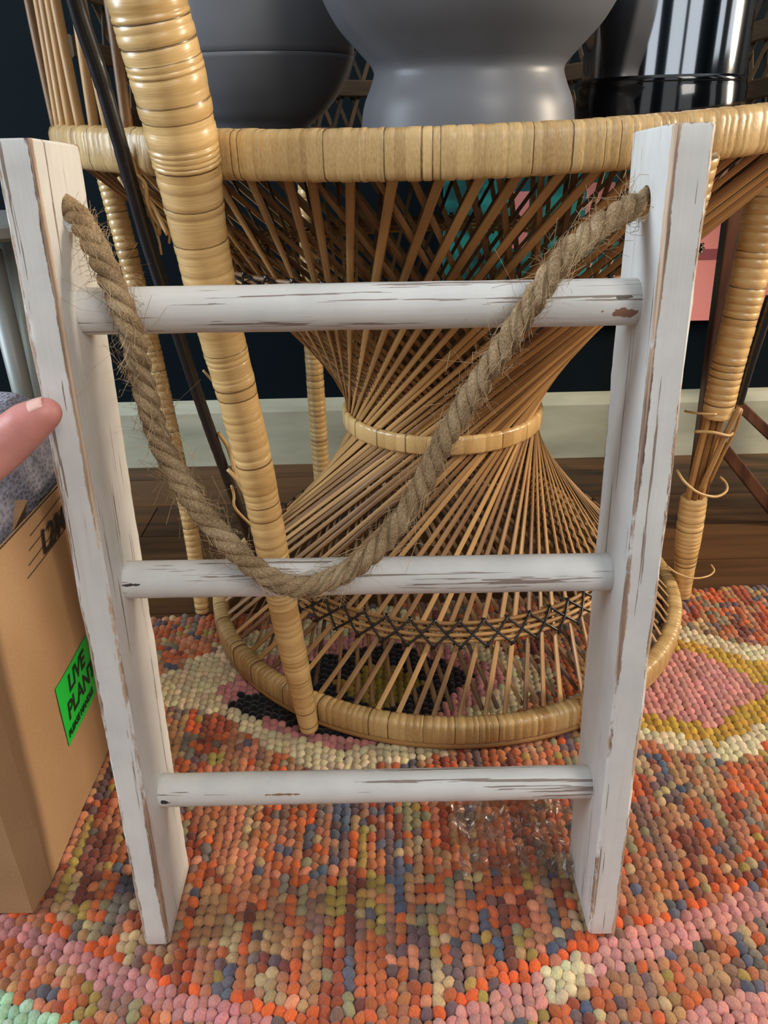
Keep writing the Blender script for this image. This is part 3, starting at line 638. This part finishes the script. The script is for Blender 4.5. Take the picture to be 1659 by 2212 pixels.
def sheet(name, A, B, hgt, thick=.0036, flutes=True):
    """a standing wall: two liners with fluting between, from A to B (x, y)"""
    A = Vector((*A, 0)); B = Vector((*B, 0)); T = (B-A).normalized(); nrm = Vector((T.y, -T.x, 0)); up = Vector((0, 0, 1)); ln = (B-A).length
    mb = MB(); nx, nz = 14, 18; vs = []; fs = []
    for s_, off in ((0, 0), (1, -.0008), (0, -thick), (1, -thick+.0008)): pass
    def liner(o0, o1):
        vs = []; 
        for i in range(nx+1):
            for j in range(nz+1):
                u = i/nx; v = j/nz; bow = (.005*math.sin(math.pi*u)*v if name == 'right_wall' else 0)+(.0012 if ln > .1 else .0)*noise.noise(Vector((u*5, v*5, A.x*9)))
                for o_ in (o0, o1): vs.append(A+T*(ln*u)+up*(hgt*v)+nrm*(o_+bow))
        idx = lambda i, j, k: (i*(nz+1)+j)*2+k; fs = []
        for i in range(nx):
            for j in range(nz):
                fs.append((idx(i, j, 0), idx(i+1, j, 0), idx(i+1, j+1, 0), idx(i, j+1, 0))); fs.append((idx(i, j, 1), idx(i, j+1, 1), idx(i+1, j+1, 1), idx(i+1, j, 1)))
            fs.append((idx(i, nz, 0), idx(i+1, nz, 0), idx(i+1, nz, 1), idx(i, nz, 1))); fs.append((idx(i, 0, 0), idx(i, 0, 1), idx(i+1, 0, 1), idx(i+1, 0, 0)))
        for j in range(nz):
            fs.append((idx(0, j, 0), idx(0, j+1, 0), idx(0, j+1, 1), idx(0, j, 1))); fs.append((idx(nx, j, 0), idx(nx, j, 1), idx(nx, j+1, 1), idx(nx, j+1, 0)))
        mb.add(vs, fs)
    liner(0, -.0006); liner(-thick+.0006, -thick)
    o = mb.build(name, M_CARD, box)
    mb = MB(); k = int(ln/.0038); vs = []
    for i in range(k*2+1):
        u = i/(k*2); off = -.0008 if i % 2 else -thick+.0008; bow = (.005*math.sin(math.pi*u) if name == 'right_wall' else 0)+(.0012 if ln > .1 else .0)*noise.noise(Vector((u*5, 5, A.x*9)))
        for z_ in (hgt-.02, hgt-.0006): vs.append(A+T*(ln*u)+up*z_+nrm*(off+bow*z_/hgt))
    mb.add(vs, [(2*i, 2*i+2, 2*i+3, 2*i+1) for i in range(k*2)]); mb.build('fluting', M_FLUTE, o); return o
CB, CC_ = fl(76, 1960), fl(101, 1953)
sheet('front_wall', (BX0, .392), (CB.x, .392), ztop-.01); rw_ = sheet('right_wall', (XB, y0), (XB, y1), ztop)
sheet('corner_wall', (CB.x, .392), (XB, y0), ztop-.005)
sheet('back_wall', (XB, y1), (BX0, y1), ztop); sheet('left_wall', (BX0, y1), (BX0, .392), ztop)
mb = MB(); mb.box((BX0, .396, .001), (XB-.006, y1-.005, .004)); mb.build('bottom_panel', M_CARD, box)
# printed rules and pen writing on the box
M_INK = plain('dark_brown_ink', (70, 48, 36), .7); M_PEN = plain('black_marker_ink', (22, 20, 26), .6)
def bowx(y, z):
    u = (y-y0)/(y1-y0); return XB+.005*math.sin(math.pi*min(max(u, 0), 1))*min(z/ztop, 1)+.0012*noise.noise(Vector((u*5, z/ztop*5, XB*9)))
mb = MB()
for (a, b_) in (((120, 1066), (52, 1158)), ((124, 1090), (50, 1190)), ((112, 1133), (50, 1222)), ((129, 1140), (48, 1250))):
    for j in range(10):
        p = [at_x(a[0]+(b_[0]-a[0])*t, a[1]+(b_[1]-a[1])*t, XB) for t in (j/10, (j+1)/10)]
        vs = [(bowx(q_.y, q_.z)+.0004, q_.y, q_.z+e_) for q_ in p for e_ in (-.0004, .0004)]; mb.add(vs, [(0, 2, 3, 1)])
mb.build('printed_rules', M_INK, rw_)
def text_mesh(s, size, mt, name, parent, mw, shear=0., off=0., align='LEFT', space=1.):
    cu = bpy.data.curves.new('t', 'FONT'); cu.body = s; cu.size = size; cu.shear = shear; cu.offset = off; cu.extrude = .0001; cu.align_x = align; cu.space_character = space
    to = bpy.data.objects.new('t', cu); link(to); bpy.context.view_layer.update()
    me = bpy.data.meshes.new_from_object(to.evaluated_get(bpy.context.evaluated_depsgraph_get())); bpy.data.objects.remove(to)
    me.materials.clear(); me.materials.append(mt); me.transform(mw)
    for v in me.vertices: v.co.x = bowx(v.co.y, v.co.z)+(v.co.x-mw.translation.x)+.0014
    me.name = name; o = bpy.data.objects.new(name, me); link(o); o.parent = parent; return o
def on_face(y, z, dy=0, rot=0.): # text running along +y on the +x face
    return Matrix.Translation((bowx(y, z)+.0012, y, z)) @ Matrix(((0, 0, 1, 0), (1, 0, 0, 0), (0, 1, 0, 0), (0, 0, 0, 1))) @ Matrix.Rotation(rot, 4, 'Z')
pw = at_x(78, 1200, XB)
text_mesh('L2/MW', .026, M_PEN, 'pen_writing', rw_, on_face(pw.y, pw.z), .25, .0004, space=.85)
ga, gb = at_x(112, 1490, XB), at_x(145, 1612, XB); gh = ga.z-gb.z; gy = (ga.y+gb.y)/2
gw = gh*1.25
mb = MB(); vs = []
for i in range(9):
    y = gy+gw*i/8
    for z in (gb.z, ga.z): vs.append((bowx(y, z)+.0008, y, z))
mb.add(vs, [(2*i, 2*i+2, 2*i+3, 2*i+1) for i in range(8)]); stk = mb.build('green_sticker', plain('fluorescent_green_paper', (8, 196, 62), .5), box)
stk['label'] = 'fluorescent green sticker with black capitals'
M_STK = plain('sticker_black_print', (8, 34, 14), .5)
text_mesh('LIVE', gh*.36, M_STK, 'lettering', stk, on_face(gy+gh*.34, gb.z+gh*.66), .15, .0006)
text_mesh('PLANTS', gh*.36, M_STK, 'lettering', stk, on_face(gy+gh*.16, gb.z+gh*.32), .15, .0006)
text_mesh('PLEASE HANDLE', gh*.135, M_STK, 'lettering', stk, on_face(gy+gh*.06, gb.z+gh*.10), .15, .0003)
# torn flap bit inside the top edge
mb = MB(); A = at_x(30, 1145, XB-.012); B = at_x(38, 1082, XB-.014); C2 = at_x(60, 1080, XB-.008)
vs = [A, A+Vector((0, .02, 0)), B, C2]; vs = [Vector(v) for v in vs]; vs += [v+Vector((-.003, 0, .0005)) for v in vs]
mb.add(vs, [(0, 1, 3, 2), (4, 6, 7, 5), (0, 4, 5, 1), (2, 3, 7, 6), (0, 2, 6, 4), (1, 5, 7, 3)]); mb.build('torn_flap', M_CARD, box); settle(box)
# towel stuffed in the box
m, nt, b, N, L = mat('lavender_grey_waffle_cloth'); tc = N('ShaderNodeTexCoord')
v_ = N('ShaderNodeTexVoronoi'); v_.inputs['Scale'].default_value = 330; L(mapping(nt, tc.outputs['Object'], (1, .6, 1)), v_.inputs['Vector'])
L(ramp(nt, v_.outputs['Distance'], [(.1, (112, 108, 128)), (.6, (158, 156, 170))]), b.inputs['Base Color']); b.inputs['Roughness'].default_value = .95; b.inputs['Sheen Weight'].default_value = .3
bump(nt, b, v_.outputs['Distance'], .8, .003)
mb = MB(); nx, ny = 50, 60; vs = []
x0_, x1_ = BX0+.012, XB-.012; ya, yb = .41, y1-.012
for i in range(nx+1):
    for j in range(ny+1):
        u, v = i/nx, j/ny; e_ = min(u, 1-u, v, 1-v)*2; rim_ = min(1, e_*5)
        hgt = ztop-.03+.055*rim_**.5+.022*noise.noise(Vector((u*2.2, v*2.5, 4)))+.010*noise.noise(Vector((u*6, v*5, 8)))+.035*v
        vs.append((x0_+(x1_-x0_)*u, ya+(yb-ya)*v, hgt))
k = (nx+1)*(ny+1); vs += [(a, b_, c-.03) for a, b_, c in vs]; g_ = lambda i, j, q=0: i*(ny+1)+j+q*k; fs = []
for i in range(nx):
    for j in range(ny): fs += [(g_(i, j), g_(i+1, j), g_(i+1, j+1), g_(i, j+1)), (g_(i, j, 1), g_(i, j+1, 1), g_(i+1, j+1, 1), g_(i+1, j, 1))]
for i in range(nx): fs += [(g_(i, 0), g_(i, 0, 1), g_(i+1, 0, 1), g_(i+1, 0)), (g_(i, ny), g_(i+1, ny), g_(i+1, ny, 1), g_(i, ny, 1))]
for j in range(ny): fs += [(g_(0, j), g_(0, j+1), g_(0, j+1, 1), g_(0, j, 1)), (g_(nx, j), g_(nx, j, 1), g_(nx, j+1, 1), g_(nx, j+1))]
mb.add(vs, fs); tag(mb.build('towel', m, smooth=True), 'lavender-grey woven towel stuffed in the top of the cardboard box', 'towel')
# ------------------------------------------------------------------ crumpled clear film on the rug
m = bpy.data.materials.new('clear_film'); m.use_nodes = True; nt = m.node_tree; nt.nodes.clear(); N = nt.nodes.new; L = nt.links.new
out = N('ShaderNodeOutputMaterial'); mx = N('ShaderNodeMixShader'); tr = N('ShaderNodeBsdfTransparent'); gl = N('ShaderNodeBsdfGlossy'); fr = N('ShaderNodeLayerWeight')
gl.inputs['Roughness'].default_value = .22; fr.inputs['Blend'].default_value = .5; tr.inputs[0].default_value = (.97, .97, .96, 1)
L(math_(nt, 'ADD', math_(nt, 'MULTIPLY', math_(nt, 'POWER', fr.outputs['Facing'], 2.), .8), .09), mx.inputs[0]); L(tr.outputs[0], mx.inputs[1]); L(gl.outputs[0], mx.inputs[2]); L(mx.outputs[0], out.inputs[0])
mb = MB(); n_ = 56; vs = []
for i in range(n_+1):
    for j in range(n_+1):
        u, v = i/n_-.5, j/n_-.5; r_ = 1-.25*math.hypot(u, v)
        x = .104+u*.125*r_+.010*noise.noise(Vector((u*9, v*9, 1))); y = .452+v*.10*r_+.010*noise.noise(Vector((u*9, v*9, 5)))
        z = .0035+.026*abs(noise.noise(Vector((u*7, v*7, 2))))+.014*abs(noise.noise(Vector((u*19, v*19, 7))))+.004*abs(noise.noise(Vector((u*50, v*50, 7)))); vs.append((x, y, z))
mb.add(vs, [(i*(n_+1)+j, (i+1)*(n_+1)+j, (i+1)*(n_+1)+j+1, i*(n_+1)+j+1) for i in range(n_) for j in range(n_)])
tag(mb.build('plastic_wrap', m), 'crumpled clear plastic film lying on the rug behind the bottom rung', 'plastic film')
# ------------------------------------------------------------------ things against the wall
m, nt, b, N, L = mat('teal_brushwork'); tc = N('ShaderNodeTexCoord'); n = noisetex(nt, mapping(nt, tc.outputs['Object'], (14, 14, 30)), 1, 3)
L(ramp(nt, n.outputs['Fac'], [(.4, (14, 78, 78)), (.6, (40, 150, 138))]), b.inputs['Base Color']); b.inputs['Roughness'].default_value = .6
pic = thing('wall_canvas', 'teal and pink painted canvas on the dark wall behind the wicker chair', 'picture', (.46, WY-.012, .222))
mb = MB(); mb.box((.10, WY-.022, .224), (.80, WY-.001, .455)); mb.build('teal_ground', m, pic)
mb = MB(); pk = plain('pink_paint', (236, 150, 142), .6)
poly = [(.478, .226), (.478, .44), (.540, .412), (.575, .378), (.62, .30), (.62, .226)]
pts = [(.474, .2245), (.4715, .4535), (.500, .4535), (.520, .436), (.566, .396), (.585, .380), (.70, .380), (.70, .2245)]
n_ = len(pts); vs = [(x, WY-.0225, z) for x, z in pts]+[(x, WY-.0245, z) for x, z in pts]
mb.add(vs, [tuple(range(n_)), tuple(range(2*n_-1, n_-1, -1))]+[(i, n_+i, n_+(i+1) % n_, (i+1) % n_) for i in range(n_)]); mb.build('pink_shape', pk, pic)
for (xa, za, xb, zb) in ((.2, .34, .225, .42), (.31, .38, .35, .43), (.33, .27, .36, .30)):
    mb = MB(); mb.box((xa, WY-.0245, za), (xb, WY-.0222, zb)); mb.build('pink_stroke', pk, pic)
mb = MB(); mb.box((.47, WY-.0262, .318), (.70, WY-.0247, .333)); mb.build('rose_stripe', plain('dusky_rose_paint', (150, 74, 80), .6), pic)
settle(pic)
# small mahogany table right of the chair
m, nt, b, N, L = mat('mahogany'); tc = N('ShaderNodeTexCoord'); n = noisetex(nt, mapping(nt, tc.outputs['Object'], (40, 40, 6)), 1, 4)
L(ramp(nt, n.outputs['Fac'], [(.35, (56, 34, 26)), (.65, (112, 72, 50))]), b.inputs['Base Color']); b.inputs['Roughness'].default_value = .35; M_MAH = m
tb = thing('side_table', 'dark mahogany side table with crossed stretchers behind the wicker chair', 'table', (.62, 1.02, fz))
def bar(name, a, b_, w_, d_, parent):
    a = Vector(a); b_ = Vector(b_); t = (b_-a).normalized(); u = Vector((0, 1, 0)).cross(t).normalized(); v = t.cross(u); mb = MB()
    loft(mb, [a, b_], [u, u], [v, v], rrect(w_/2, d_/2, .002, 3), [.85, 1]); return mb.build(name, M_MAH, parent)
La = at(1518, 985, .99); Lb = at(1600, 395, .99); dr = (Lb-La)
La0 = La+dr*((fz-La.z)/dr.z); bar('leg', La0, La+dr*1.18, .028, .02, tb); tops_ = La+dr*1.18
bar('leg', (La0.x-.035, 1.17, fz), (tops_.x-.045, 1.17, tops_.z), .021, .02, tb)
bar('leg', (La0.x+.33, .99, fz), (tops_.x+.28, .99, tops_.z), .021, .02, tb); bar('leg', (La0.x+.33, 1.17, fz), (tops_.x+.28, 1.17, tops_.z), .021, .02, tb)
mb = MB(); mb.box((tops_.x-.07, .96, tops_.z), (tops_.x+.31, 1.2, tops_.z+.018)); mb.build('table_top', M_MAH, tb)
bar('stretcher', at(1520, 915, .992), at(1740, 1190, .992), .018, .014, tb); bar('stretcher', at(1570, 850, 1.165), at(1760, 1030, 1.165), .018, .014, tb)
settle(tb)
# grey leg of a stand at the far left
st = thing('plant_stand', 'pale grey tapering metal stand left of the ladder behind the box', 'stand', (-.50, .95, fz))
M_STAND = plain('pale_grey_metal', (146, 148, 142), .45, .2); M_PALE = plain('pale_blue_grey_metal', (178, 192, 192), .4, .1)
def stleg(p0, p1, r, mt):
    d = (p1-p0); p0 = p0+d*((fz-p0.z)/d.z); mb = MB(); loft(mb, [p0, p1], *[[v]*2 for v in (Vector((1, 0, 0)), Vector((0, 1, 0)))], circ(r, 20), [.75, 1.1]); mb.build('leg', mt, st, smooth=True); return p1
pA = stleg(at(62, 900, .93), at(-25, 540, .93), .0125, M_STAND); pB = stleg(at(84, 900, .98), at(8, 500, .98), .0125, M_PALE)
pC = stleg(pA+Vector((-.14, 0, -.3)), pA+Vector((-.06, .0, 0)), .012, M_STAND)
mb = MB(); lathe(mb, (pA.x-.03, .955), [(0, pB.z+.0), (.1, pB.z+.0), (.105, pB.z+.004), (.105, pB.z+.014), (.1, pB.z+.017), (0, pB.z+.017)], 48); mb.build('tray_top', M_STAND, st)
settle(st)
# ------------------------------------------------------------------ hand steadying the ladder
m, nt, b, N, L = mat('skin'); tc = N('ShaderNodeTexCoord'); n = noisetex(nt, tc.outputs['Object'], 45, 4)
L(ramp(nt, n.outputs['Fac'], [(.3, (196, 120, 112)), (.7, (216, 152, 142))]), b.inputs['Base Color']); b.inputs['Roughness'].default_value = .42
b.inputs['Subsurface Weight'].default_value = .25; b.inputs['Subsurface Radius'].default_value = (.01, .003, .002); b.inputs['Subsurface Scale'].default_value = .6
n2 = noisetex(nt, tc.outputs['Object'], 320, 3); bump(nt, b, n2.outputs['Fac'], .2, .0006); M_SKIN = m
def capsule(bm, p0, p1, r0, r1):
    d = p1-p0; k = max(2, int(d.length/.003))
    for i in range(k+1):
        t = i/k; bmesh.ops.create_icosphere(bm, subdivisions=2, radius=r0+(r1-r0)*t, matrix=Matrix.Translation(p0.lerp(p1, t)))
bm = bmesh.new(); Yh = .3755
T = [at(90, 897, Yh), at(58, 918, Yh-.001), at(5, 962, Yh-.003), at(-95, 1035, Yh-.012), at(-230, 1120, Yh-.02)]
R = [.0094, .0118, .0134, .0150, .0185]
for i in range(4): capsule(bm, T[i], T[i+1], R[i], R[i+1])
capsule(bm, at(100, 892, Yh), T[0], .0082, .0094)
palm = T[4]+Vector((-.035, .012, .012)); wrist = palm+Vector((-.07, -.045, -.035))
for s_ in (-1, 0, 1): capsule(bm, palm+Vector((.008, .01*s_, .026*s_)), wrist+Vector((0, .003*s_, .014*s_)), .0165, .019)
capsule(bm, T[4], wrist, .0185, .021); capsule(bm, wrist, wrist+Vector((-.17, -.14, -.10)), .0245, .033)
for i in range(4):                                # four fingers curled into a loose fist, above and behind the thumb
    k0 = palm+Vector((.012, .016+.004*i, .040-.021*i)); ln = (.036, .040, .037, .030)[i]; r_ = (.0090, .0092, .0088, .0076)[i]
    k1 = k0+Vector((.62, .70, .12)).normalized()*ln; k2 = k1+Vector((-.25, .55, -.65)).normalized()*ln*.62; k3 = k2+Vector((-.85, .05, -.35)).normalized()*ln*.5
    capsule(bm, palm+Vector((-.02, .006*i, .026-.014*i)), k0, .013, .0108); capsule(bm, k0, k1, r_*1.12, r_*1.05); capsule(bm, k1, k2, r_*1.05, r_); capsule(bm, k2, k3, r_, r_*.82)
me = bpy.data.meshes.new('hand'); bm.to_mesh(me); bm.free(); me.materials.append(M_SKIN)
hand = bpy.data.objects.new('hand', me); link(hand)
md = hand.modifiers.new('r', 'REMESH'); md.mode = 'VOXEL'; md.voxel_size = .0013; md.use_smooth_shade = True
md = hand.modifiers.new('s', 'SMOOTH'); md.iterations = 14; md.factor = .6
bpy.context.view_layer.update(); nm = bpy.data.meshes.new_from_object(hand.evaluated_get(bpy.context.evaluated_depsgraph_get())); hand.modifiers.clear(); hand.data = nm
nm.polygons.foreach_set('use_smooth', [True]*len(nm.polygons)); nm.name = 'hand'
person = thing('person', 'hand of a person reaching in from the left, thumb pressed on the ladder', 'person', wrist+Vector((-.17, -.14, -.10)))
hand.parent = person
ax = (T[0]-T[1]).normalized(); upn = (Vector((0, -.35, 1))-ax*Vector((0, -.35, 1)).dot(ax)).normalized(); sd = ax.cross(upn)
mb = MB(); nu, nw = 10, 10; vs = []
cN = T[0]-ax*.0025
for i in range(nu+1):
    for j in range(nw+1):
        u = i/nu-.5; v = (j/nw-.5)*1.9; ln = .0135*(u)*(1-.10*v*v); rr2 = .0094-.0042*max(0, u+.1)**1.5
        vs.append(cN+ax*(ln+.002)+(upn*math.cos(v*.62)+sd*math.sin(v*.62))*rr2)
k = len(vs); vs += [v-upn*.0009 for v in vs]; g_ = lambda i, j, q=0: i*(nw+1)+j+q*k; fs = []
for i in range(nu):
    for j in range(nw): fs += [(g_(i, j), g_(i, j+1), g_(i+1, j+1), g_(i+1, j)), (g_(i, j, 1), g_(i+1, j, 1), g_(i+1, j+1, 1), g_(i, j+1, 1))]
for i in range(nu): fs += [(g_(i, 0), g_(i+1, 0), g_(i+1, 0, 1), g_(i, 0, 1)), (g_(i, nw), g_(i, nw, 1), g_(i+1, nw, 1), g_(i+1, nw))]
for j in range(nw): fs += [(g_(0, j), g_(0, j, 1), g_(0, j+1, 1), g_(0, j+1)), (g_(nu, j), g_(nu, j+1), g_(nu, j+1, 1), g_(nu, j, 1))]
mb.add(vs, fs); mb.build('thumbnail', plain('nail', (232, 186, 170), .25, coat=.3), person, smooth=True)
settle(person)
